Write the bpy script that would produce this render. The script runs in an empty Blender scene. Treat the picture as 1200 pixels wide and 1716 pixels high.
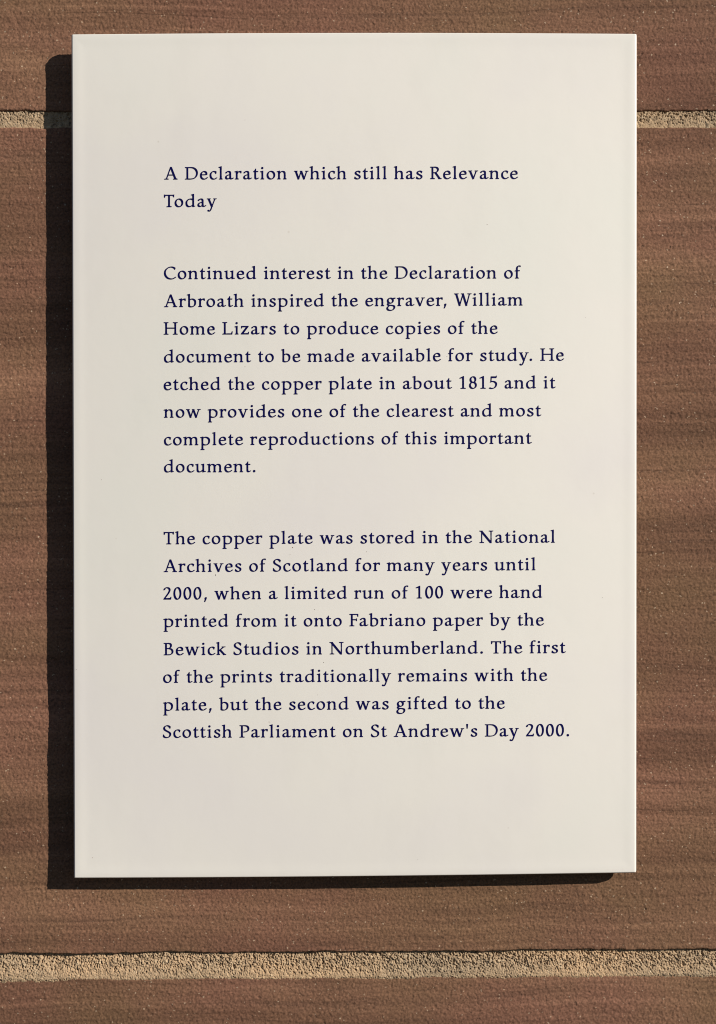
import bpy, math
import numpy as np
from mathutils import Matrix, Vector

sc = bpy.context.scene
R = math.radians
rng = np.random.default_rng(7)

# ================================================================ camera
cam_d = bpy.data.cameras.new('camera')
cam_d.sensor_fit = 'VERTICAL'; cam_d.sensor_height = 24.0
cam_d.lens = 24.0*1890/1716
cam_d.clip_start = 0.01; cam_d.clip_end = 100
cam = bpy.data.objects.new('camera', cam_d)
right = Vector((0.9999540, -0.0091652, -0.0028275)); down = Vector((-0.0028775, -0.0054540, -0.9999810)); fwd = Vector((0.0091496, 0.9999431, -0.0054801))
M = Matrix((right, -down, -fwd)).transposed().to_4x4()
M.translation = Vector((-0.0029438, -0.4090882, -0.0179367))
cam.matrix_world = M
sc.collection.objects.link(cam); sc.camera = cam

# ================================================================ sun and sky
TO_SUN = Vector((0.0119, -0.0088, 0.0070)).normalized()
w = bpy.data.worlds.new('World'); sc.world = w; w.use_nodes = True
wn = w.node_tree.nodes; wl = w.node_tree.links
sky = wn.new('ShaderNodeTexSky'); sky.sky_type = 'NISHITA'; sky.sun_disc = False
sky.sun_elevation = math.asin(TO_SUN.z); sky.sun_rotation = math.atan2(TO_SUN.x, TO_SUN.y)
sky.air_density = 0.8; sky.dust_density = 0.1; sky.ozone_density = 2.0; sky.altitude = 400
bg = wn['Background']; bg.inputs['Strength'].default_value = 0.05
wl.new(sky.outputs['Color'], bg.inputs['Color'])
sun_d = bpy.data.lights.new('sun', 'SUN'); sun_d.energy = 5.0; sun_d.angle = R(0.53); sun_d.color = (1.0, 0.915, 0.79)
sun = bpy.data.objects.new('sun', sun_d); sun.rotation_euler = TO_SUN.to_track_quat('Z', 'Y').to_euler(); sun.location = TO_SUN*2
sc.collection.objects.link(sun)
sc.view_settings.view_transform = 'Standard'; sc.view_settings.look = 'None'
sc.view_settings.exposure = 0.07
sc.cycles.filter_width = 1.05; sc.view_settings.gamma = 1.0; sc.view_settings.use_curve_mapping = False

# ================================================================ helpers
def link(name, mesh, mat=None, parent=None):
    o = bpy.data.objects.new(name, mesh); sc.collection.objects.link(o)
    if mat: mesh.materials.append(mat)
    if parent: o.parent = parent
    return o
def thing(name, label, cat, loc=(0, 0, 0)):
    o = bpy.data.objects.new(name, None); o.location = loc; o.empty_display_size = 0.02
    sc.collection.objects.link(o); o['label'] = label; o['category'] = cat
    return o
def mesh_np(name, V, F, smooth=True):
    """F: (n,4) or (n,3) index array"""
    V = np.ascontiguousarray(V, np.float32); F = np.ascontiguousarray(F, np.int32); k = F.shape[1]
    me = bpy.data.meshes.new(name)
    me.vertices.add(len(V)); me.vertices.foreach_set('co', V.ravel())
    me.loops.add(F.size); me.loops.foreach_set('vertex_index', F.ravel())
    me.polygons.add(len(F)); me.polygons.foreach_set('loop_start', np.arange(0, F.size, k, dtype=np.int32))
    me.polygons.foreach_set('use_smooth', np.full(len(F), smooth))
    me.update(calc_edges=True); me.validate()
    return me
def grid_faces(nz, nx):
    i = np.arange(nz*nx).reshape(nz, nx)
    return np.stack([i[:-1, :-1], i[:-1, 1:], i[1:, 1:], i[1:, :-1]], -1).reshape(-1, 4)
NT = 1024
def tile_noise(lx, lz, seed, sharp=2.0):
    """periodic noise tile with correlation lengths (in cells) along x and z, unit variance"""
    r = np.random.default_rng(seed).standard_normal((NT, NT))
    fz = np.fft.fftfreq(NT)[:, None]; fx = np.fft.fftfreq(NT)[None, :]
    k = np.exp(-0.5*((fx*lx*2.2)**2+(fz*lz*2.2)**2)**(sharp/2))
    n = np.fft.ifft2(np.fft.fft2(r)*k).real
    n -= n.mean(); return n/n.std()
def sample(tile, X, Z, cell):
    u = X/cell; v = Z/cell
    u0 = np.floor(u).astype(int); v0 = np.floor(v).astype(int); fu = u-u0; fv = v-v0
    u0 %= NT; v0 %= NT; u1 = (u0+1) % NT; v1 = (v0+1) % NT
    return (tile[v0, u0]*(1-fu)+tile[v0, u1]*fu)*(1-fv)+(tile[v1, u0]*(1-fu)+tile[v1, u1]*fu)*fv

class NB:                                          # small node-building helper
    def __init__(self, name):
        self.m = bpy.data.materials.new(name); self.m.use_nodes = True
        self.t = self.m.node_tree; self.n = self.t.nodes; self.l = self.t.links
        self.b = self.n['Principled BSDF']
        self.co = self.n.new('ShaderNodeTexCoord').outputs['Object']
    def put(self, sock, v):
        if hasattr(v, 'links') or hasattr(v, 'is_linked'): self.l.new(v, sock)
        elif isinstance(v, (tuple, list)) and len(v) == 3 and sock.type == 'RGBA': sock.default_value = (*v, 1)
        else: sock.default_value = v
    def mapped(self, scale, vec=None, loc=(0, 0, 0)):
        n = self.n.new('ShaderNodeMapping'); n.inputs['Scale'].default_value = scale; n.inputs['Location'].default_value = loc
        self.l.new(vec or self.co, n.inputs['Vector']); return n.outputs[0]
    def noise(self, vec, scale=1.0, detail=4, rough=0.55, dist=0.0):
        n = self.n.new('ShaderNodeTexNoise'); n.inputs['Scale'].default_value = scale; n.inputs['Detail'].default_value = detail
        n.inputs['Roughness'].default_value = rough; n.inputs['Distortion'].default_value = dist
        self.l.new(vec, n.inputs['Vector']); return n.outputs['Fac']
    def voro(self, vec, scale, feature='F1', out='Distance'):
        n = self.n.new('ShaderNodeTexVoronoi'); n.feature = feature; n.inputs['Scale'].default_value = scale
        self.l.new(vec, n.inputs['Vector']); return n.outputs[out]
    def ramp(self, fac, stops, interp='LINEAR'):
        n = self.n.new('ShaderNodeValToRGB'); n.color_ramp.interpolation = interp
        e = n.color_ramp.elements
        while len(e) < len(stops): e.new(0.5)
        for s, (p, c) in zip(e, stops):
            s.position = p; s.color = (*c, 1) if isinstance(c, tuple) else (c, c, c, 1)
        self.l.new(fac, n.inputs['Fac']); return n.outputs['Color']
    def mix(self, a, b, fac, mode='MIX'):
        n = self.n.new('ShaderNodeMix'); n.data_type = 'RGBA'; n.blend_type = mode
        self.put(n.inputs[0], fac); self.put(n.inputs[6], a); self.put(n.inputs[7], b); return n.outputs[2]
    def math(self, op, a, b=0.0, c=0.0):
        n = self.n.new('ShaderNodeMath'); n.operation = op
        self.put(n.inputs[0], a); self.put(n.inputs[1], b); self.put(n.inputs[2], c); return n.outputs[0]
    def sep(self, vec):
        n = self.n.new('ShaderNodeSeparateXYZ'); self.l.new(vec, n.inputs[0]); return n.outputs
    def comb(self, x, y, z):
        n = self.n.new('ShaderNodeCombineXYZ'); self.put(n.inputs[0], x); self.put(n.inputs[1], y); self.put(n.inputs[2], z); return n.outputs[0]
    def bump(self, h, strength, dist, normal=None):
        n = self.n.new('ShaderNodeBump'); n.inputs['Strength'].default_value = strength; n.inputs['Distance'].default_value = dist
        self.l.new(h, n.inputs['Height'])
        if normal: self.l.new(normal, n.inputs['Normal'])
        return n.outputs[0]

# ================================================================ materials
LAMINAE = [(z_*1e-3, w_*1e-3, s_) for z_, w_, s_ in (
    (149.6, 0.9, .5), (154.5, 1.6, .35), (160.0, 1.2, .3), (140.0, 0.8, .2), (26.0, 0.9, .6), (19.5, 0.6, .4), (9.9, 0.9, .6), (5.0, 2.2, .25), (-4.0, 0.8, .55),
    (-22.0, 0.8, .6), (-29.8, 0.7, .5), (-37.5, 0.5, .35), (-61.6, 0.8, .5), (-67.0, 0.5, .35), (-84.9, 0.7, .6), (-93.8, 0.5, .35), (-102.0, 2.6, .45),
    (-108.4, 0.7, .5), (-116.0, 2.4, .4), (-122.0, 0.6, .4), (-131.0, 0.5, .35), (-150.0, 0.6, .3), (-160.5, 1.8, .3), (-168.5, 0.8, .4), (-176.0, 0.5, .25), (-196.0, 0.9, .3), (-201.0, 1.5, .25),
    (63.0, 0.6, .3), (85.0, 0.5, .25), (46.0, 0.7, .25), (102.0, 0.6, .2))]
def stone_material():
    b = NB('brown_sandstone')
    x, y, z = b.sep(b.co)[:3]
    warp = b.noise(b.mapped((9, 1, 14)), 1, 2)
    zz = b.math('ADD', z, b.math('MULTIPLY', b.math('SUBTRACT', warp, 0.5), 0.012))
    zz = b.math('ADD', zz, b.math('MULTIPLY', x, -0.012))
    bed = b.comb(x, 0.0, zz)
    broad = b.noise(b.mapped((2.0, 1, 38), bed), 1, 3, 0.6)
    fine = b.noise(b.mapped((7, 1, 330), bed, (3, 0, 1)), 1, 5, 0.65)
    # the bedding shows strongly in the lower beds and hardly at all in the massive upper ones
    zone = b.ramp(b.math('ADD', b.math('MULTIPLY_ADD', z, -2.6, 0.56), b.math('MULTIPLY', b.math('SUBTRACT', b.noise(b.mapped((9, 1, 16), None, (1, 0, 6)), 1, 3), 0.5), 1.1)), [(0.25, 0.2), (0.65, 1.0)])
    hair = b.noise(b.mapped((4.5, 1, 900), bed, (6, 0, 2)), 1, 3, 0.6)
    lay = b.math('ADD', b.math('MULTIPLY', b.math('SUBTRACT', fine, 0.5), 0.80), b.math('MULTIPLY', b.math('SUBTRACT', hair, 0.5), 1.15))
    tone = b.math('ADD', b.math('ADD', 0.5, b.math('MULTIPLY', b.math('SUBTRACT', broad, 0.5), 0.60)), b.math('MULTIPLY', lay, zone))
    col = b.ramp(tone, [(0.32, (0.092, 0.049, 0.032)), (0.45, (0.156, 0.084, 0.054)), (0.55, (0.205, 0.113, 0.073)), (0.67, (0.292, 0.167, 0.109))])
    # purple / ochre patches of the stone
    patch = b.noise(b.mapped((14, 1, 22), None, (5, 0, 2)), 1, 3)
    col = b.mix(col, b.ramp(patch, [(0.36, (1.05, 0.95, 0.98)), (0.64, (0.99, 1.03, 0.92))]), 1.0, 'MULTIPLY')
    # thin dark bedding seams, broken along their length
    seam = b.noise(b.mapped((1.6, 1, 95), bed, (11, 0, 4)), 1, 3, 0.5)
    seam = b.math('ABSOLUTE', b.math('SUBTRACT', seam, 0.5))
    seam = b.ramp(seam, [(0.0, 1.0), (0.011, 0.55), (0.026, 0.0)])
    brk = b.ramp(b.noise(b.mapped((16, 1, 40), bed, (2, 0, 9)), 1, 3), [(0.42, 0.0), (0.60, 1.0)])
    seam_f = b.math('MULTIPLY', b.math('MULTIPLY', seam, brk), 0.42)
    col = b.mix(col, (0.075, 0.040, 0.027), seam_f)
    s2 = b.math('ABSOLUTE', b.math('SUBTRACT', b.noise(b.mapped((2.2, 1, 300), bed, (4, 0, 7)), 1, 2, 0.5), 0.5))
    s2 = b.ramp(s2, [(0.0, 1.0), (0.020, 0.5), (0.05, 0.0)])
    b2 = b.ramp(b.noise(b.mapped((22, 1, 70), bed, (9, 0, 1)), 1, 3), [(0.40, 0.0), (0.62, 1.0)])
    col = b.mix(col, (0.060, 0.032, 0.022), b.math('MULTIPLY', b.math('MULTIPLY', s2, b2), b.math('MULTIPLY', zone, 0.72)))
    # the laminae that run right across the blocks
    wob = b.math('ADD', b.math('MULTIPLY', b.math('SUBTRACT', b.noise(b.mapped((22, 1, 30)), 1, 2), 0.5), 0.0050), b.math('MULTIPLY', b.math('SUBTRACT', b.noise(b.mapped((160, 1, 160)), 1, 3), 0.5), 0.0008))
    zl = b.math('ADD', z, wob)
    lam = 0.0
    for zc, wd, st in LAMINAE:
        wd *= 0.75; st = min(0.9, st*1.45)
        d = b.math('ABSOLUTE', b.math('SUBTRACT', zl, zc))
        n = b.n.new('ShaderNodeMapRange'); n.interpolation_type = 'SMOOTHSTEP'
        b.put(n.inputs[0], d); n.inputs[1].default_value = 0.0; n.inputs[2].default_value = wd; n.inputs[3].default_value = st; n.inputs[4].default_value = 0.0
        lam = b.math('MAXIMUM', lam, n.outputs[0])
    lam = b.math('MULTIPLY', lam, b.ramp(b.noise(b.mapped((26, 1, 60), bed, (8, 0, 3)), 1, 4, 0.6), [(0.34, 0.25), (0.56, 1.0)]))
    col = b.mix(col, (0.070, 0.038, 0.026), lam)
    # sand grains
    g1 = b.noise(b.co, 1300, 2, 0.6)
    col = b.mix(col, b.ramp(g1, [(0.28, 0.62), (0.50, 1.0), (0.72, 1.32)]), 1.0, 'MULTIPLY')
    pit = b.noise(b.mapped((560, 560, 560), None, (7, 3, 1)), 1, 2)
    pitm = b.ramp(pit, [(0.66, 0.0), (0.74, 1.0)])
    col = b.mix(col, (0.06, 0.034, 0.025), b.math('MULTIPLY', pitm, 0.55))
    cell = b.voro(b.co, 2300, 'F1', 'Color')
    q = b.sep(cell)[0]
    qm = b.ramp(q, [(0.993, 0.0), (0.996, 1.0)])
    col = b.mix(col, (0.56, 0.44, 0.32), b.math('MULTIPLY', qm, 0.55))
    b.put(b.b.inputs['Base Color'], col)
    b.put(b.b.inputs['Roughness'], b.ramp(qm, [(0.0, 0.88), (1.0, 0.42)]))
    b.b.inputs['Specular IOR Level'].default_value = 0.25
    h = b.math('ADD', b.noise(b.co, 1700, 3, 0.6), b.math('MULTIPLY', pitm, -0.5))
    h = b.math('ADD', h, b.math('MULTIPLY', seam_f, -0.8))
    b.put(b.b.inputs['Normal'], b.bump(h, 0.75, 0.00020))
    return b.m
def mortar_material():
    b = NB('sandy_mortar')
    g1 = b.noise(b.co, 700, 3, 0.65)
    col = b.ramp(g1, [(0.30, (0.24, 0.172, 0.112)), (0.46, (0.40, 0.295, 0.198)), (0.62, (0.475, 0.355, 0.237)), (0.78, (0.56, 0.44, 0.31))])
    gd = b.noise(b.mapped((520, 520, 520), None, (3, 0, 8)), 1, 2)
    col = b.mix(col, (0.085, 0.066, 0.052), b.math('MULTIPLY', b.ramp(gd, [(0.61, 0.0), (0.70, 1.0)]), 0.75))
    gw = b.noise(b.mapped((640, 640, 640), None, (1, 0, 5)), 1, 2)
    col = b.mix(col, (0.66, 0.57, 0.43), b.math('MULTIPLY', b.ramp(gw, [(0.62, 0.0), (0.72, 1.0)]), 0.5))
    st = b.noise(b.mapped((18, 18, 60)), 1, 4)
    col = b.mix(col, b.ramp(st, [(0.36, (0.82, 0.83, 0.83)), (0.62, (1.06, 1.0, 0.93))]), 1.0, 'MULTIPLY')
    b.put(b.b.inputs['Base Color'], col)
    b.b.inputs['Roughness'].default_value = 0.92; b.b.inputs['Specular IOR Level'].default_value = 0.2
    b.put(b.b.inputs['Normal'], b.bump(b.noise(b.co, 1500, 3), 0.5, 0.0002))
    return b.m
def enamel_material():
    b = NB('cream_enamel')
    mott = b.noise(b.mapped((11, 11, 11)), 1, 3, 0.5)
    col = b.ramp(mott, [(0.33, (0.762, 0.742, 0.740)), (0.50, (0.786, 0.771, 0.744)), (0.67, (0.766, 0.768, 0.736))])
    smear = b.noise(b.mapped((60, 60, 25), None, (4, 0, 0)), 1, 5, 0.6)
    col = b.mix(col, b.ramp(smear, [(0.30, 0.975), (0.5, 1.0)]), 1.0, 'MULTIPLY')
    # specks of grime: faint everywhere, a few that can be picked out
    dv = b.voro(b.co, 130, 'F1', 'Distance'); dc = b.sep(b.voro(b.co, 130, 'F1', 'Color'))
    sp = b.math('MULTIPLY', b.ramp(dv, [(0.03, 1.0), (0.07, 0.0)]), b.ramp(dc[0], [(0.93, 0.0), (0.97, 1.0)]))
    col = b.mix(col, (0.34, 0.27, 0.21), b.math('MULTIPLY', sp, 0.30))
    b.put(b.b.inputs['Base Color'], col)
    b.put(b.b.inputs['Roughness'], b.ramp(smear, [(0.3, 0.50), (0.7, 0.40)]))
    b.b.inputs['Specular IOR Level'].default_value = 0.45
    b.put(b.b.inputs['Normal'], b.bump(b.noise(b.mapped((150, 150, 150)), 1, 3), 0.10, 0.0004))
    return b.m
def plain(name, c, rough, metal=0.0, spec=0.5, var=0.12):
    b = NB(name)
    n = b.noise(b.mapped((400, 400, 400)), 1, 3)
    b.put(b.b.inputs['Base Color'], b.mix(c, b.ramp(n, [(0.3, 1-var), (0.7, 1+var)]), 1.0, 'MULTIPLY'))
    b.b.inputs['Roughness'].default_value = rough; b.b.inputs['Metallic'].default_value = metal
    b.b.inputs['Specular IOR Level'].default_value = spec
    return b.m
STONE = stone_material(); MORTAR = mortar_material(); ENAMEL = enamel_material()
INK = plain('navy_ink', (0.0018, 0.0018, 0.070), 0.55, 0, 0.08)
GRIME = plain('dried_grime', (0.20, 0.135, 0.09), 0.8, 0, 0.2)
STEEL = plain('dull_steel', (0.30, 0.29, 0.28), 0.5, 1.0)

# ================================================================ the wall: three stone courses and two mortar joints
wall = thing('stone_wall', 'brown banded sandstone wall with pale sandy mortar joints behind the plaque', 'wall', (0, 0, -0.45))
CELL = 0.00030
T_GRAIN = tile_noise(1.5, 1.5, 1); T_MID = tile_noise(5, 4, 2); T_BED = tile_noise(90, 2.6, 3); T_BIG = tile_noise(70, 45, 4); T_LONG = tile_noise(220, 9, 8)
T_EDGE = tile_noise(6, 6, 5); T_EDGE2 = tile_noise(60, 60, 6)
def axis(lo, hi, dlo, dhi, step, coarse):
    """coordinates from lo to hi, dense between dlo and dhi"""
    a = []
    if lo < dlo: a.append(np.arange(lo, dlo, coarse))
    n = max(2, int(round((min(hi, dhi)-max(lo, dlo))/step))+1)
    a.append(np.linspace(max(lo, dlo), min(hi, dhi), n))
    if hi > dhi: a.append(np.arange(dhi+coarse, hi+coarse/2, coarse))
    return np.concatenate(a)
XS = axis(-0.42, 0.42, -0.137, 0.137, 0.00034, 0.004)
def course(z0, z1, seed, edge0=True, edge1=True):
    zs = axis(z0, z1, -0.211, 0.171, 0.00034, 0.004)
    X, Z0 = np.meshgrid(XS, zs); ox, oz = 0.061*seed, 0.087*seed
    e0 = sample(T_EDGE, X+ox, 0*X+0.013*seed, CELL)*0.00010+sample(T_EDGE2, X+ox, 0*X+0.05*seed, CELL)*0.00016
    e1 = sample(T_EDGE, X+ox, 0*X+0.033*seed, CELL)*0.00010+sample(T_EDGE2, X+ox, 0*X+0.09*seed, CELL)*0.00016
    t = (Z0-z0)/(z1-z0)
    near0 = np.exp(-(Z0-z0)/0.004) if edge0 else 0*X; near1 = np.exp(-(z1-Z0)/0.004) if edge1 else 0*X
    Z = Z0+e0*near0+e1*near1
    h = (sample(T_GRAIN, X+ox, Z+oz, CELL)*0.000080+sample(T_MID, X+ox, Z+oz, CELL)*0.000012
         + sample(T_BED, X+ox, Z+oz, CELL)*0.000018+sample(T_LONG, X+ox, Z+oz, CELL)*0.00004+sample(T_BIG, X+ox, Z+oz, CELL)*0.00012)
    # deeper pits here and there
    p = sample(T_MID, X*1.3+ox+0.1, Z*1.3+oz+0.07, CELL)
    h -= np.clip(p-2.1, 0, 2)*0.00016
    r = 0.0006
    for edge, d in ((edge0, Z0-z0), (edge1, z1-Z0)):
        if edge:
            rr = r*(0.8+0.35*sample(T_EDGE, X*0.6+ox, 0*X, CELL).clip(-1.5, 1.5))
            q = np.clip(1-d/rr, 0, 1); h -= rr*(1-np.sqrt(np.clip(1-q*q, 0, 1)))*0.8
    Y = -h
    V = np.stack([X, Y, Z], -1)
    nz, nx = X.shape
    back = 0.06
    top = V[-1].copy(); top[:, 1] = back; bot = V[0].copy(); bot[:, 1] = back
    V = np.concatenate([bot[None], V, top[None]], 0)
    L_ = V[:, :1].copy(); L_[:, :, 1] = back; R_ = V[:, -1:].copy(); R_[:, :, 1] = back
    V = np.concatenate([L_, V, R_], 1)
    me = mesh_np('stone_course', V.reshape(-1, 3)-np.array([0, 0, -0.45]), grid_faces(nz+2, nx+2))
    o = link('stone_course', me, STONE, wall); return o
Z_UP1, Z_UP0 = 0.1250, 0.1191
Z_LO1, Z_LO0 = -0.1801, -0.1892
course(Z_UP1, 0.43, 1, True, False)
course(Z_LO1, Z_UP0, 2)
course(-0.45, Z_LO0, 3, False, True)
MC = 0.00016
M_G = tile_noise(2.3, 2.6, 11); M_F = tile_noise(1.3, 1.3, 12); M_B = tile_noise(26, 16, 13)
def joint(z0, z1, seed, rough, rec_top, rec_bot):
    zs = np.arange(z0-0.0024, z1+0.0012, 0.00014)
    xs = axis(-0.42, 0.42, -0.137, 0.137, 0.00016, 0.004)
    X, Z = np.meshgrid(xs, zs); ox = 0.03*seed
    t = np.clip((Z-z0)/(z1-z0), 0, 1)
    g = sample(M_G, X+ox, Z+0.02*seed, MC); f = sample(M_F, X+ox, Z, MC); bb = sample(M_B, X+ox, Z, MC)
    rec = rec_bot+(rec_top-rec_bot)*np.clip(t*1.15-0.05, 0, 1)**1.2
    rough = rough*(0.42+0.58*np.clip((t-0.1)/0.4, 0, 1))
    cav = np.clip(-g-0.55+0.6*(t-0.4), 0, 2)
    Y = rec-(g*0.00016+f*0.00010+bb*0.00014)*rough+cav*0.0005*rough+np.clip(z0-Z, 0, 1)*0.35
    V = np.stack([X, Y, Z], -1); nz, nx = X.shape
    me = mesh_np('mortar_joint', V.reshape(-1, 3)-np.array([0, 0, -0.45]), grid_faces(nz, nx))
    return link('mortar_joint', me, MORTAR, wall)
joint(Z_UP0, Z_UP1, 1, 0.50, 0.0006, 0.0006)
joint(Z_LO0, Z_LO1, 2, 1.0, 0.0018, -0.00015)

# ================================================================ the plaque
DF, TH = 0.0088, 0.0044                    # front face stands 8.8 mm off the wall, the tray is 4.4 mm deep
sign = thing('text_plaque', 'cream enamel plaque with navy serif lettering standing off the brown sandstone wall', 'sign', (0, -DF, -0.1492))
SO = np.array([0, -DF, -0.1492])
TL, TR, BR, BL = (-0.09990, 0.14895), (0.10005, 0.14935), (0.09942, -0.14892), (-0.10028, -0.14970)
RAD = 0.0011
EDGE_R = (0.0004, 0.0006, 0.0004, 0.0004)          # left, right, bottom, top
def face_y(dx0, dx1, dz0, dz1, u, v):
    """depth of the enamel front for distances to the four edges; u, v in 0..1 across the plate"""
    y = -0.0033*(1-(2*u-1)**2)*(0.35+0.65*(1-(2*v-1)**4))         # belly added to the sheet so the face brightens from left to right
    d = np.minimum(np.minimum(dx0, dx1), np.minimum(dz0, dz1))
    rim = np.exp(-((d-0.0016)/0.0022)**2)                           # enamel builds up along the rim
    y = y-0.00009*rim
    for q, er in zip((dx0, dx1, dz0, dz1), EDGE_R):
        k = np.clip(1-q/er, 0, 1); y = y+er*(1-np.sqrt(np.clip(1-k*k, 0, 1)))
    return y
def plate_pos(u, v):
    top = np.array(TL)*(1-u)[..., None]+np.array(TR)*u[..., None]; bot = np.array(BL)*(1-u)[..., None]+np.array(BR)*u[..., None]
    return bot*(1-v)[..., None]+top*v[..., None]
WID, HEI = 0.2000, 0.2985
def edge_axis(n_in, L):
    e = np.concatenate([RAD*(1-np.cos(np.linspace(0, math.pi/2, 15))), np.linspace(RAD, 0.008, 14)[1:]])
    return np.concatenate([e, np.linspace(0.008, L-0.008, n_in)[1:-1], (L-e)[::-1]])/L
us = edge_axis(60, WID); vs = edge_axis(90, HEI)
U, Vv = np.meshgrid(us, vs)
P = plate_pos(U, Vv)
Yf = face_y(U*WID, (1-U)*WID, Vv*HEI, (1-Vv)*HEI, U, Vv)
Yf = np.minimum(Yf, TH*0.5)
A = np.stack([P[..., 0], Yf-DF, P[..., 1]], -1)
nz, nx = U.shape
ringi = [(0, i) for i in range(nx)]+[(j, nx-1) for j in range(1, nz)]+[(nz-1, i) for i in range(nx-2, -1, -1)]+[(j, 0) for j in range(nz-2, 0, -1)]
ring = np.array([A[j, i] for j, i in ringi]); ring_back = ring.copy(); ring_back[:, 1] = -DF+TH
nrm = np.array([((i == nx-1)*1.0-(i == 0), (j == nz-1)*1.0-(j == 0)) for j, i in ringi])
n_r = len(ringi); nv = nz*nx
idx = np.array([j*nx+i for j, i in ringi]); nxt = np.roll(np.arange(n_r), -1)
rings = []; sides = []; prev = idx; base = nv                      # the return of the tray is rolled: it swells a little before it turns in
for s_ in (0.06, 0.14, 0.24, 0.36, 0.5, 0.64, 0.78, 0.9, 1.0):
    q = ring.copy(); q[:, 1] = ring[:, 1]+(ring_back[:, 1]-ring[:, 1])*s_
    q[:, (0, 2)] += nrm*0.00062*math.sin(math.pi*min(1, s_*1.0))**0.8 if 0 < s_ < 1 else 0
    rings.append(q); cur = base+np.arange(n_r); base += n_r
    sides.append(np.stack([prev, cur, cur[nxt], prev[nxt]], -1)); prev = cur
cen = np.array([[0, -DF+TH, 0]]); ci = base
Fb = [(ci, int(prev[nxt][k]), int(prev[k])) for k in range(n_r)]
side = np.concatenate(sides)
me = bpy.data.meshes.new('enamel_panel')
Vall = np.concatenate([A.reshape(-1, 3)]+rings+[cen])-SO
me.from_pydata(Vall.tolist(), [], grid_faces(nz, nx).tolist()+side.tolist()+Fb); me.update()
me.polygons.foreach_set('use_smooth', [True]*((nz-1)*(nx-1)+len(side))+[False]*n_r)
panel = link('enamel_panel', me, ENAMEL, sign)
def surf_y(x, z):
    v = np.clip((z+0.1493)/0.29845, 0, 1)
    for _ in range(2):
        xl = BL[0]*(1-v)+TL[0]*v; xr = BR[0]*(1-v)+TR[0]*v; u = np.clip((x-xl)/(xr-xl), 0, 1)
        zb = BL[1]*(1-u)+BR[1]*u; zt = TL[1]*(1-u)+TR[1]*u; v = np.clip((z-zb)/(zt-zb), 0, 1)
    return face_y(u*WID, (1-u)*WID, v*HEI, (1-v)*HEI, u, v)-DF
# mounting rails that hold the tray off the stone
for xr in (-0.055, 0.055):
    v = [(xr+sx*0.008, yy, zz) for sx in (-1, 1) for yy in (-DF+TH-0.0001, 0.0012) for zz in (-0.115, 0.115)]
    f = [(0, 1, 3, 2), (4, 6, 7, 5), (0, 4, 5, 1), (2, 3, 7, 6), (0, 2, 6, 4), (1, 5, 7, 3)]
    me = bpy.data.meshes.new('mounting_rail'); me.from_pydata([tuple(np.array(q)-SO) for q in v], [], f); me.update()
    link('mounting_rail', me, STEEL, sign)
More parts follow.
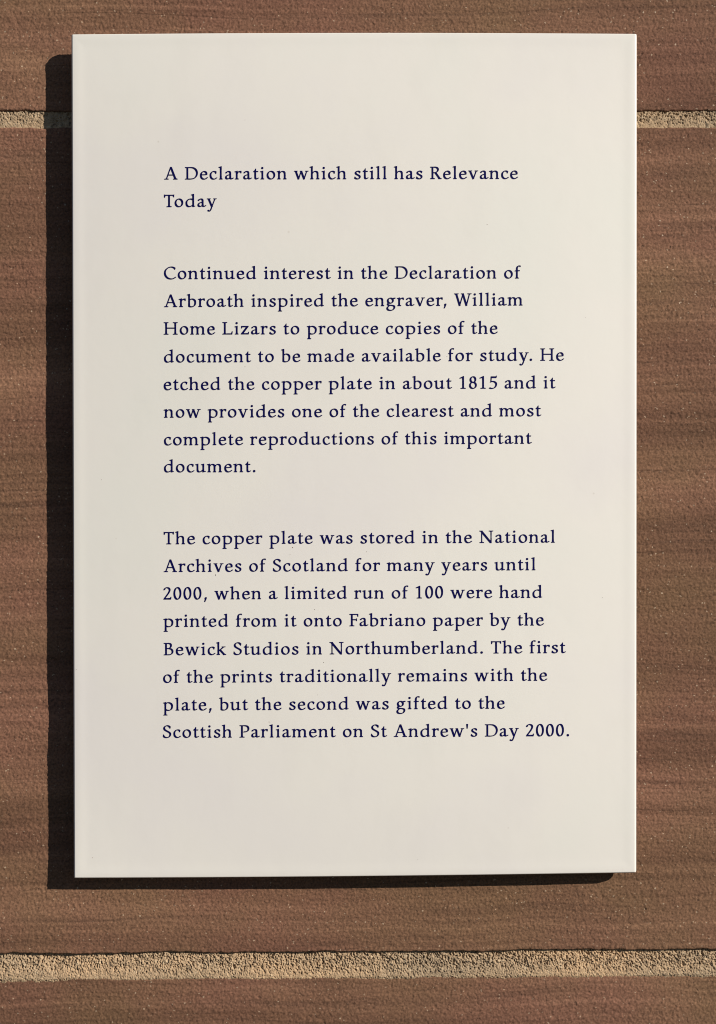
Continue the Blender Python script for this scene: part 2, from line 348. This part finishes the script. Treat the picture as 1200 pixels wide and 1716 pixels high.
# ---------------------------------------------------------------- lettering: an old-style roman drawn with a broad nib
G0X, G0Y, GS = -120.0, -330.0, 4.0          # raster origin and step in font units (1000 per em)
GNX, GNY = 330, 290
class Glyph:
    def __init__(self):
        self.m = np.zeros((GNY, GNX), bool)
        self.X, self.Y = np.meshgrid(G0X + GS*np.arange(GNX), G0Y + GS*np.arange(GNY))
    def poly(self, pts):
        inside = np.zeros_like(self.m)
        n = len(pts)
        for i in range(n):
            x1, y1 = pts[i]; x2, y2 = pts[(i+1) % n]
            if y1 == y2: continue
            c = (y1 > self.Y) != (y2 > self.Y)
            xi = (x2-x1)*(self.Y-y1)/(y2-y1)+x1
            inside ^= c & (self.X < xi)
        self.m |= inside
        return self
    def nib(self, pts, a=44, b=15, ang=20, closed=False, n=14):
        P = np.array(pts, float)
        if closed: P = np.vstack([P[-1], P, P[0], P[1]])
        elif len(P) == 2: P = np.vstack([2*P[0]-P[1], P, 2*P[1]-P[0]])
        else: P = np.vstack([2*P[0]-P[1], P, 2*P[-1]-P[-2]])
        ca, sa = math.cos(math.radians(ang)), math.sin(math.radians(ang))
        out = []
        for i in range(1, len(P)-2):
            p0, p1, p2, p3 = P[i-1], P[i], P[i+1], P[i+2]
            k = max(n, int(np.hypot(*(p2-p1))/5))
            for t in np.linspace(0, 1, k):
                out.append(0.5*((2*p1)+(-p0+p2)*t+(2*p0-5*p1+4*p2-p3)*t*t+(-p0+3*p1-3*p2+p3)*t**3))
        r = int(max(a, b)/GS)+2
        for x, y in out:
            ix = int((x-G0X)/GS); iy = int((y-G0Y)/GS)
            s = (slice(max(0, iy-r), iy+r+2), slice(max(0, ix-r), ix+r+2))
            dx = self.X[s]-x; dy = self.Y[s]-y
            u = dx*ca+dy*sa; v = -dx*sa+dy*ca
            self.m[s] |= (u/a)**2+(v/b)**2 <= 1
        return self
    def ell(self, cx, cy, rx, ry, **k):
        return self.nib([(cx+rx*math.cos(t), cy+ry*math.sin(t)) for t in np.linspace(0, 2*math.pi, 17)[:-1]], closed=True, **k)
    def dot(self, x, y, r):
        self.m |= (self.X-x)**2+(self.Y-y)**2 <= r*r
        return self
    def line(self, x1, y1, x2, y2, w):
        d = math.hypot(x2-x1, y2-y1); nx, ny = -(y2-y1)/d*w/2, (x2-x1)/d*w/2
        return self.poly([(x1+nx, y1+ny), (x2+nx, y2+ny), (x2-nx, y2-ny), (x1-nx, y1-ny)])
    def stem(self, x, y0, y1, w=84):
        return self.poly([(x-w/2, y0), (x+w/2, y0), (x+w/2-4, (y0+y1)/2), (x+w/2, y1), (x-w/2, y1), (x-w/2+4, (y0+y1)/2)])
    def foot(self, x, l=92, r=88, y=0, w=84, up=1):      # a bracketed slab serif; up=-1 hangs it below a cap line
        f = lambda dx, dy: (x+dx, y+up*dy)
        return self.poly([f(-l, -2), f(r, -2), f(r, 22), f(w/2+14, 34), f(w/2-2, 58), f(-w/2+2, 58), f(-w/2-14, 34), f(-l, 22)])
    def flag(self, x, y, w=84, l=74):                     # slanted entry serif at the head of a stem
        return self.poly([(x-w/2-l, y-52), (x-w/2-l, y-30), (x-10, y-6), (x+w/2-14, y+10), (x+w/2, y+8), (x+w/2, y-110), (x-w/2, y-120), (x-w/2, y-62)])

def make_glyphs():
    g = {}
    def new(ch):
        g[ch] = Glyph(); return g[ch]
    # ---- lower case
    q = new('a')
    q.nib([(92,372),(140,425),(215,446),(290,425),(322,360),(325,250),(325,120),(335,50),(375,18),(430,28),(478,58)])
    q.nib([(322,275),(230,245),(130,205),(80,140),(85,65),(140,20),(215,25),(285,68),(330,120)])
    q.poly([(60,345),(62,402),(110,420),(128,360)])
    q = new('b')
    q.stem(120,20,726).flag(120,726)
    q.nib([(120,350),(185,420),(275,447),(380,420),(455,340),(472,230),(440,100),(350,20),(240,-2),(160,12),(115,40)])
    q = new('c')
    q.nib([(382,405),(320,440),(255,447),(165,415),(95,330),(76,222),(105,100),(180,25),(265,5),(345,25),(412,72)])
    q.poly([(358,320),(398,318),(408,420),(370,450),(345,415)])
    q = new('d')
    q.stem(470,0,726).flag(470,726)
    q.nib([(470,400),(390,435),(300,447),(190,415),(100,320),(78,205),(108,85),(190,15),(280,15),(380,55),(470,120)])
    q.poly([(428,0),(428,60),(470,100),(512,50),(575,50),(578,28),(505,12),(470,-6)])
    q = new('e')
    q.nib([(80,252),(200,256),(330,262),(408,272)], a=30, b=17, ang=0)
    q.nib([(398,275),(398,340),(350,415),(262,447),(165,415),(95,330),(76,222),(105,100),(180,25),(270,5),(350,28),(430,85)])
    q = new('f')
    q.stem(135,0,560).foot(135,95,105)
    q.nib([(135,500),(142,600),(180,680),(240,712),(300,706)])
    q.poly([(285,690),(335,660),(352,700),(310,733),(270,730)])
    q.poly([(20,412),(20,432),(95,458),(300,458),(286,418)])
    q = new('g')
    q.ell(248,302,148,147)
    q.poly([(340,412),(400,452),(528,470),(534,430),(520,416),(400,410)])
    q.nib([(150,185),(98,120),(112,62),(190,40),(330,28),(440,0),(480,-75),(440,-180),(340,-245),(215,-258),(110,-222),(68,-140),(100,-60),(190,15)])
    q = new('h')
    q.stem(115,0,726).flag(115,726).foot(115,92,82)
    q.nib([(120,310),(190,395),(290,442),(390,425),(440,350),(446,240),(446,40)])
    q.stem(446,0,300).foot(446,84,98)
    q = new('i')
    q.stem(148,0,440).flag(148,469).foot(148,95,95).dot(142,640,54)
    q = new('k')
    q.stem(115,0,726).flag(115,726).foot(115,92,78)
    q.line(130,215,412,446,42)
    q.poly([(315,468),(515,468),(515,446),(440,438),(390,420),(370,446),(315,448)])
    q.line(205,285,455,10,84)
    q.poly([(390,-3),(555,-3),(555,20),(490,38),(440,90),(380,60)])
    q = new('l')
    q.stem(148,0,726).flag(148,726).foot(148,95,95)
    q = new('m')
    q.stem(115,0,440).flag(115,469).foot(115,92,82)
    q.nib([(120,310),(180,390),(270,442),(365,425),(420,350),(424,240),(424,40)])
    q.stem(424,0,300).foot(424,84,84)
    q.nib([(430,310),(490,390),(590,442),(685,425),(740,350),(746,240),(746,40)])
    q.stem(746,0,300).foot(746,84,100)
    q = new('n')
    q.stem(115,0,440).flag(115,469).foot(115,92,82)
    q.nib([(120,310),(190,395),(290,442),(390,425),(440,350),(446,240),(446,40)])
    q.stem(446,0,300).foot(446,84,98)
    q = new('o'); q.ell(273,229,196,221)
    q = new('p')
    q.stem(132,-265,440).flag(132,469).foot(132,100,110,-281)
    q.nib([(132,350),(200,420),(300,447),(420,415),(505,330),(522,225),(490,95),(400,18),(290,2),(205,15),(132,55)])
    q = new('r')
    q.stem(122,0,440).flag(122,469).foot(122,96,104)
    q.nib([(125,300),(175,385),(240,435),(300,440)])
    q.poly([(255,425),(300,472),(385,462),(384,352),(352,348),(338,395),(290,400)])
    q = new('s')
    q.nib([(345,395),(290,440),(210,448),(125,410),(108,335),(160,272),(260,220),(335,165),(345,90),(290,20),(195,3),(115,28),(72,65)])
    q.poly([(330,342),(362,340),(370,425),(330,440)])
    q.poly([(48,128),(80,126),(110,50),(60,18)])
    q = new('t')
    q.nib([(138,430),(138,200),(142,80),(175,22),(225,14),(300,55)])
    q.poly([(96,420),(180,420),(180,600),(158,596),(120,520),(30,440),(30,418)])
    q.poly([(30,418),(30,440),(100,458),(305,458),(294,418)])
    q = new('u')
    q.stem(122,150,440).flag(122,469)
    q.nib([(122,200),(126,100),(165,30),(240,10),(330,40),(430,125)])
    q.stem(456,20,440).flag(456,469)
    q.poly([(414,-4),(414,60),(456,120),(498,50),(588,48),(590,26),(500,12),(456,-10)])
    q = new('v')
    q.line(100,452,290,-8,84).line(288,0,458,452,40)
    q.poly([(248,60),(285,-12),(305,-12),(335,90)])
    q.poly([(8,469),(205,469),(205,447),(160,440),(100,405),(60,440),(8,447)])
    q.poly([(375,469),(560,469),(560,447),(500,440),(455,405),(430,440),(375,447)])
    q = new('w')
    q.line(100,452,262,-8,84).line(258,0,402,440,40).line(412,452,580,-8,84).line(575,0,728,452,40)
    q.poly([(225,60),(258,-12),(276,-12),(305,90)]).poly([(543,60),(576,-12),(594,-12),(625,90)])
    q.poly([(8,469),(195,469),(195,447),(160,440),(100,405),(60,440),(8,447)])
    q.poly([(345,469),(470,469),(470,447),(410,380),(395,430),(345,447)])
    q.poly([(650,469),(828,469),(828,447),(772,440),(725,405),(700,440),(650,447)])
    q = new('y')
    q.line(100,452,292,-8,84).line(458,452,258,-70,40)
    q.nib([(262,-60),(222,-160),(165,-240),(95,-250)], a=26, b=20, ang=0).dot(78,-222,40)
    q.poly([(8,469),(205,469),(205,447),(160,440),(100,405),(60,440),(8,447)])
    q.poly([(375,469),(552,469),(552,447),(500,440),(455,405),(430,440),(375,447)])
    q = new('z')
    q.poly([(45,469),(455,469),(455,445),(150,42),(25,0),(25,22),(325,412),(90,412)])
    q.poly([(25,0),(460,0),(475,130),(450,132),(425,56),(100,50)])
    q.poly([(45,469),(40,345),(66,345),(95,412),(120,469)])
    # ---- capitals
    q = new('A')
    q.line(125,20,372,700,40).line(385,690,645,10,88)
    q.poly([(340,640),(372,708),(392,708),(450,600),(390,560)])
    q.poly([(225,228),(230,266),(560,266),(570,228)])
    q.foot(125,110,118,0,40).foot(645,125,112,0,88)
    q = new('B')
    q.stem(150,0,690)
    q.poly([(26,692),(250,692),(250,660),(60,656),(26,670)]).poly([(26,-2),(260,-2),(260,34),(60,34),(26,20)])
    q.nib([(190,670),(300,672),(400,640),(438,545),(400,440),(300,382),(200,372)])
    q.nib([(220,372),(350,370),(470,320),(525,205),(485,85),(370,22),(240,15)])
    q = new('C')
    q.nib([(640,610),(550,665),(420,688),(265,645),(120,520),(70,350),(115,180),(240,50),(410,2),(550,22),(668,95)])
    q.poly([(620,545),(650,545),(664,640),(625,655),(600,620)])
    q = new('D')
    q.stem(150,0,690)
    q.poly([(22,692),(260,692),(260,656),(60,656),(22,670)]).poly([(22,-2),(260,-2),(260,34),(60,34),(22,20)])
    q.nib([(190,672),(350,674),(500,650),(640,545),(703,370),(660,185),(530,55),(350,16),(190,16)])
    q = new('F')
    q.stem(150,0,690).foot(150,128,135)
    q.poly([(22,692),(512,692),(515,545),(490,545),(460,652),(60,652),(22,670)])
    q.poly([(150,345),(150,388),(395,388),(412,432),(434,432),(434,292),(412,292),(392,345)])
    q = new('H')
    q.stem(152,0,690).stem(680,0,690).line(150,362,682,362,42)
    for x in (152, 680): q.foot(x,128,128).foot(x,128,128,690,84,-1)
    q = new('L')
    q.stem(150,0,690).foot(150,128,128,690,84,-1)
    q.poly([(22,-2),(570,-2),(592,160),(566,164),(520,44),(60,40),(22,20)])
    q = new('N')
    q.stem(148,0,690,42).stem(690,-5,690,42).line(128,668,668,14,92)
    q.poly([(640,90),(670,-16),(711,-16),(711,100)])
    q.poly([(16,692),(190,692),(210,610),(120,640),(60,668),(16,670)])
    q.foot(148,118,118,0,42).foot(690,118,118,690,42,-1)
    q = new('P')
    q.stem(150,0,690).foot(150,128,140)
    q.poly([(22,692),(260,692),(260,656),(60,656),(22,670)])
    q.nib([(190,672),(330,674),(465,630),(525,510),(490,390),(390,325),(270,318)])
    q = new('R')
    q.stem(150,0,690).foot(150,128,128)
    q.poly([(26,692),(260,692),(260,656),(60,656),(26,670)])
    q.nib([(190,672),(300,674),(420,635),(470,535),(425,425),(310,362),(200,352)])
    q.line(310,375,560,20,86).poly([(500,-3),(670,-3),(670,18),(600,38),(540,110),(480,70)])
    q = new('S')
    q.nib([(430,595),(365,665),(265,690),(160,655),(98,570),(125,465),(230,390),(350,325),(440,245),(440,130),(365,35),(240,2),(130,25),(72,85)])
    q.poly([(418,530),(446,530),(458,650),(415,660)]).poly([(38,172),(66,172),(110,70),(60,35)])
    q = new('T')
    q.stem(306,0,670).foot(306,135,135)
    q.poly([(30,540),(56,540),(95,648),(520,648),(562,560),(586,560),(596,708),(560,690),(50,690),(24,705)])
    q = new('W')
    q.line(120,680,322,-8,88).line(318,0,505,640,40).line(500,690,712,-8,88).line(708,0,888,680,40)
    q.poly([(285,80),(318,-14),(338,-14),(362,110)]).poly([(672,80),(706,-14),(728,-14),(752,110)])
    q.foot(115,105,130,692,84,-1).foot(890,115,105,692,40,-1)
    q.poly([(405,692),(545,692),(540,600),(480,600),(455,665),(405,672)])
    # ---- figures and points
    q = new('0'); q.ell(248,345,176,338)
    q = new('1')
    q.stem(258,0,680).foot(258,140,140)
    q.poly([(60,610),(75,585),(216,615),(216,500),(300,500),(300,712),(270,712)])
    q = new('2')
    q.nib([(72,560),(110,635),(210,680),(330,645),(380,540),(330,400),(215,230),(90,70)])
    q.poly([(30,0),(445,0),(472,140),(446,144),(410,72),(160,68),(110,90),(60,70)])
    q = new('5')
    q.nib([(128,375),(215,405),(330,385),(425,300),(430,185),(365,65),(250,6),(140,0),(62,30)])
    q.poly([(110,350),(132,690),(425,690),(450,735),(470,725),(440,610),(170,610),(150,385)])
    q = new('8')
    q.ell(248,515,142,165).ell(248,185,172,180)
    q = new('.'); q.dot(125,48,60)
    q = new(','); q.poly([(88,70),(130,110),(196,105),(196,60),(105,-145),(62,-150),(100,-20)])
    q = new("'"); q.poly([(60,712),(148,712),(122,460),(86,460)])
    return g

ADV = dict(zip("ABCDFHLNPRSTW", (778,611,709,774,556,832,611,831,604,668,525,613,1000)))
ADV.update(dict(zip("abcdefghiklmnoprstuvwyz", (500,553,444,611,479,333,556,582,291,556,291,883,582,546,601,395,424,326,603,565,834,556,500))))
ADV.update({c: 500 for c in '01258'}); ADV.update({' ':250, '.':250, ',':250, "'":208})
KERN = {'To':-90, 'Wi':-30, 'Fa':-60, 'y.':-70, 'r,':-70, 'Pa':-20, 'Da':-10, 'ro':-10, 'y ': -10, 'ay': -8, 'av': -8, "w'": -10}
LINES = ["A Declaration which still has Relevance","Today","Continued interest in the Declaration of","Arbroath inspired the engraver, William","Home Lizars to produce copies of the",
"document to be made available for study. He","etched the copper plate in about 1815 and it","now provides one of the clearest and most","complete reproductions of this important","document.",
"The copper plate was stored in the National","Archives of Scotland for many years until","2000, when a limited run of 100 were hand","printed from it onto Fabriano paper by the","Bewick Studios in Northumberland. The first",
"of the prints traditionally remains with the","plate, but the second was gifted to the","Scottish Parliament on St Andrew's Day 2000."]
def bbox_x(g):
    c = np.where(g.m.any(0))[0]
    return G0X+GS*c[0], G0X+GS*c[-1]
def layout(text, g, em, x0, x1):
    """pen positions so that the inked line runs from x0 to x1; returns list of (char, x) and the tracking in units"""
    adv = [ADV[c]+KERN.get(text[i:i+2], 0) for i, c in enumerate(text)]
    l = bbox_x(g[text[0]])[0]; r = bbox_x(g[text[-1]])[1]
    s = em/1000
    nat = (sum(adv[:-1]) - l + r)
    tr = ((x1-x0)/s - nat)/(len(text)-1)
    x = x0 - l*s; out = []
    for c, a in zip(text, adv):
        out.append((c, x)); x += (a+tr)*s
    return out, tr
SPOTS = [(-67.36, 97.77, 57.8, 97.96), (-67.5, 88.03, -49.05, 88.09), (-67.6, 62.55, 58.68, 62.68), (-67.63, 52.68, 59.3, 53.1), (-67.78, 42.95, 50.48, 43.07), (-67.69, 33.07, 74.02, 33.51), (-67.85, 23.31, 71.02, 23.68), (-67.89, 13.55, 65.91, 13.78), (-67.82, 3.77, 62.49, 4.03), (-67.85, -5.81, -35.66, -5.81), (-68.05, -31.29, 70.58, -31.15), (-68.09, -41.13, 63.68, -40.93), (-68.23, -50.91, 66.08, -50.75), (-68.27, -60.6, 66.7, -60.6), (-68.2, -70.64, 74.46, -70.45), (-68.45, -80.44, 67.85, -80.26), (-68.49, -90.29, 52.74, -90.14), (-68.63, -99.96, 75.56, -100.06)]          # each line: left x, left baseline z, right x, right baseline z in millimetres
SPECKS = [(-0.0224, -0.03256, 0.000238, 0.000148, 0.3), (-0.02325, -0.03509, 0.000132, 9.5e-05, 0), (-0.01151, -0.07307, 0.000106, 0.000185, 0.2), (-0.0218, -0.04569, 0.000159, 7.9e-05, 0.5), (0.00365, -0.03412, 0.000106, 0.000106, 0), (-0.01463, -0.0544, 7.9e-05, 0.000132, 0), (0.00778, -0.07124, 9.5e-05, 9.5e-05, 0), (-0.0495, -0.04221, 5.3e-05, 0.00037, 0.2), (0.04653, 0.08116, 0.000116, 0.000116, 0), (0.03222, 0.03464, 7.9e-05, 0.000106, 0), (-0.03889, 0.03116, 0.000106, 0.000132, 0), (0.08747, -0.05074, 6.3e-05, 0.000106, 0.6), (-0.09384, -0.14244, 0.000106, 0.000132, 0), (-0.09926, -0.07568, 0.000106, 0.000106, 0), (-0.08991, -0.00846, 0.000106, 0.000106, 0), (0.08148, 0.04854, 7.9e-05, 6.3e-05, 0), (0.0216, -0.14331, 7.9e-05, 7.9e-05, 0), (-0.01366, -0.08451, 7.4e-05, 0.000106, 0)]
# ---- outlines of the glyphs: blurred mask -> marching squares -> closed loops -> filled 2D curve -> triangles
ISO = 0.5
def contours(mask):
    f = np.pad(mask, 2)
    f = sum(np.roll(np.roll(f, i, 0), j, 1) for i in range(-4, 5) for j in range(-4, 5) if i*i+j*j <= 13).clip(0, 1).astype(float)   # ink spread
    for _ in range(2):
        f = (np.roll(f, 1, 0)+2*f+np.roll(f, -1, 0))/4; f = (np.roll(f, 1, 1)+2*f+np.roll(f, -1, 1))/4
    c = f > ISO; seg = {}
    H, W = f.shape
    def pt(a, b_):
        (y0, x0), (y1, x1) = a, b_
        t = (ISO-f[y0, x0])/(f[y1, x1]-f[y0, x0]); return (x0+(x1-x0)*t, y0+(y1-y0)*t)
    code = c[:-1, :-1]*1+c[:-1, 1:]*2+c[1:, 1:]*4+c[1:, :-1]*8
    pos = {}
    for y, x in zip(*np.where((code > 0) & (code < 15))):
        k = code[y, x]
        e = {'b': ((y, x), (y, x+1)), 'r': ((y, x+1), (y+1, x+1)), 't': ((y+1, x), (y+1, x+1)), 'l': ((y, x), (y+1, x))}
        T = {1: ['lb'], 2: ['br'], 3: ['lr'], 4: ['rt'], 5: ['lt', 'rb'], 6: ['bt'], 7: ['lt'], 8: ['tl'], 9: ['tb'], 10: ['bl', 'tr'], 11: ['tr'], 12: ['rl'], 13: ['rb'], 14: ['bl']}[int(k)]
        for s in T:
            a, b_ = e[s[0]], e[s[1]]
            pos[a] = pt(*a); pos[b_] = pt(*b_)
            seg.setdefault(a, []).append(b_); seg.setdefault(b_, []).append(a)
    loops = []; seen = set()
    for s in seg:
        if s in seen: continue
        lp = [s]; seen.add(s); cur = s
        while True:
            nx_ = [q for q in seg[cur] if q not in seen]
            if not nx_: break
            cur = nx_[0]; seen.add(cur); lp.append(cur)
        if len(lp) > 6:
            q = np.array([pos[k] for k in lp]); loops.append(np.stack([G0X+GS*(q[:, 0]-2), G0Y+GS*(q[:, 1]-2)], 1))
    return loops
def simplify(P, tol):
    def dp(a, b_):
        if b_-a < 2: return []
        d = P[b_]-P[a]; n = np.hypot(*d)+1e-9
        q = np.abs((P[a+1:b_, 0]-P[a, 0])*d[1]-(P[a+1:b_, 1]-P[a, 1])*d[0])/n
        i = int(q.argmax())
        if q[i] < tol: return []
        i += a+1
        return dp(a, i)+[i]+dp(i, b_)
    h = int(((P-P[0])**2).sum(1).argmax())
    Q = P; n = len(P)
    k = [0]+dp(0, h)+[h]
    P2 = np.vstack([P[h:], P[:1]]); P = P2
    k2 = [0]+dp(0, len(P2)-1)
    return np.vstack([Q[k], P2[k2[1:]]])
glyphs = make_glyphs()
dg = bpy.context.evaluated_depsgraph_get()
glyph_mesh = {}
for ch, gl in glyphs.items():
    cu = bpy.data.curves.new('glyph', 'CURVE'); cu.dimensions = '2D'; cu.fill_mode = 'FRONT'
    for lp in contours(gl.m):
        lp = simplify(lp, 0.8)
        sp = cu.splines.new('POLY'); sp.points.add(len(lp)-1)
        sp.points.foreach_set('co', np.concatenate([lp/1000, np.zeros((len(lp), 1)), np.ones((len(lp), 1))], 1).ravel()); sp.use_cyclic_u = True
    ob = bpy.data.objects.new('glyph', cu); sc.collection.objects.link(ob)
    dg.update(); me = bpy.data.meshes.new_from_object(ob.evaluated_get(dg))
    me.calc_loop_triangles()
    v = np.empty(len(me.vertices)*3); me.vertices.foreach_get('co', v)
    t = np.empty(len(me.loop_triangles)*3, np.int32); me.loop_triangles.foreach_get('vertices', t)
    v = v.reshape(-1, 3)[:, :2]; t = t.reshape(-1, 3)
    ar = np.cross(v[t[:, 1]]-v[t[:, 0]], v[t[:, 2]]-v[t[:, 0]])
    t[ar < 0] = t[ar < 0][:, ::-1]
    glyph_mesh[ch] = (v, t)
    bpy.data.objects.remove(ob); bpy.data.curves.remove(cu); bpy.data.meshes.remove(me)
EM = 0.0002116*29
TRACK = 78.6
for text, (x0, z0, x1, z1) in zip(LINES, SPOTS):
    pos, tr = layout(text, glyphs, EM, x0*1e-3, x1*1e-3)
    VV = []; FF = []; n = 0
    for ch, px in pos:
        if ch == ' ': continue
        v, t = glyph_mesh[ch]
        X = px+v[:, 0]*EM; Z = z0*1e-3+(X-x0*1e-3)/((x1-x0)*1e-3)*(z1-z0)*1e-3+v[:, 1]*EM
        for _ in range(1):
            k = 1+(surf_y(X, Z)+DF)/0.4003; X = -0.00294+(X+0.00294)*k; Z = -0.01794+(Z+0.01794)*k
        VV.append(np.stack([X, surf_y(X, Z)-0.00008, Z], 1)); FF.append(t+n); n += len(v)
    me = mesh_np('text_line', np.concatenate(VV)-SO, np.concatenate(FF), False)
    link('text_line', me, INK, sign)
# small spots of grime stuck to the enamel
def speck(x, z, rx, rz, ang=0.0):
    n = 9; a = np.linspace(0, 2*np.pi, n, endpoint=False); r = 1+0.25*rng.standard_normal(n)
    ex, ez = np.cos(a)*rx*r, np.sin(a)*rz*r; c, s = math.cos(ang), math.sin(ang)
    X = x+np.concatenate([ex*c-ez*s, [0]]); Z = z+np.concatenate([ex*s+ez*c, [0]])
    Y = surf_y(X, Z)-np.concatenate([np.full(n, 0.00004), [0.00014]])
    F = np.array([(k, (k+1) % n, n) for k in range(n)])
    link('grime_speck', mesh_np('grime_speck', np.stack([X, Y, Z], 1)-SO, F), GRIME, sign)
for s in SPECKS: speck(*s)
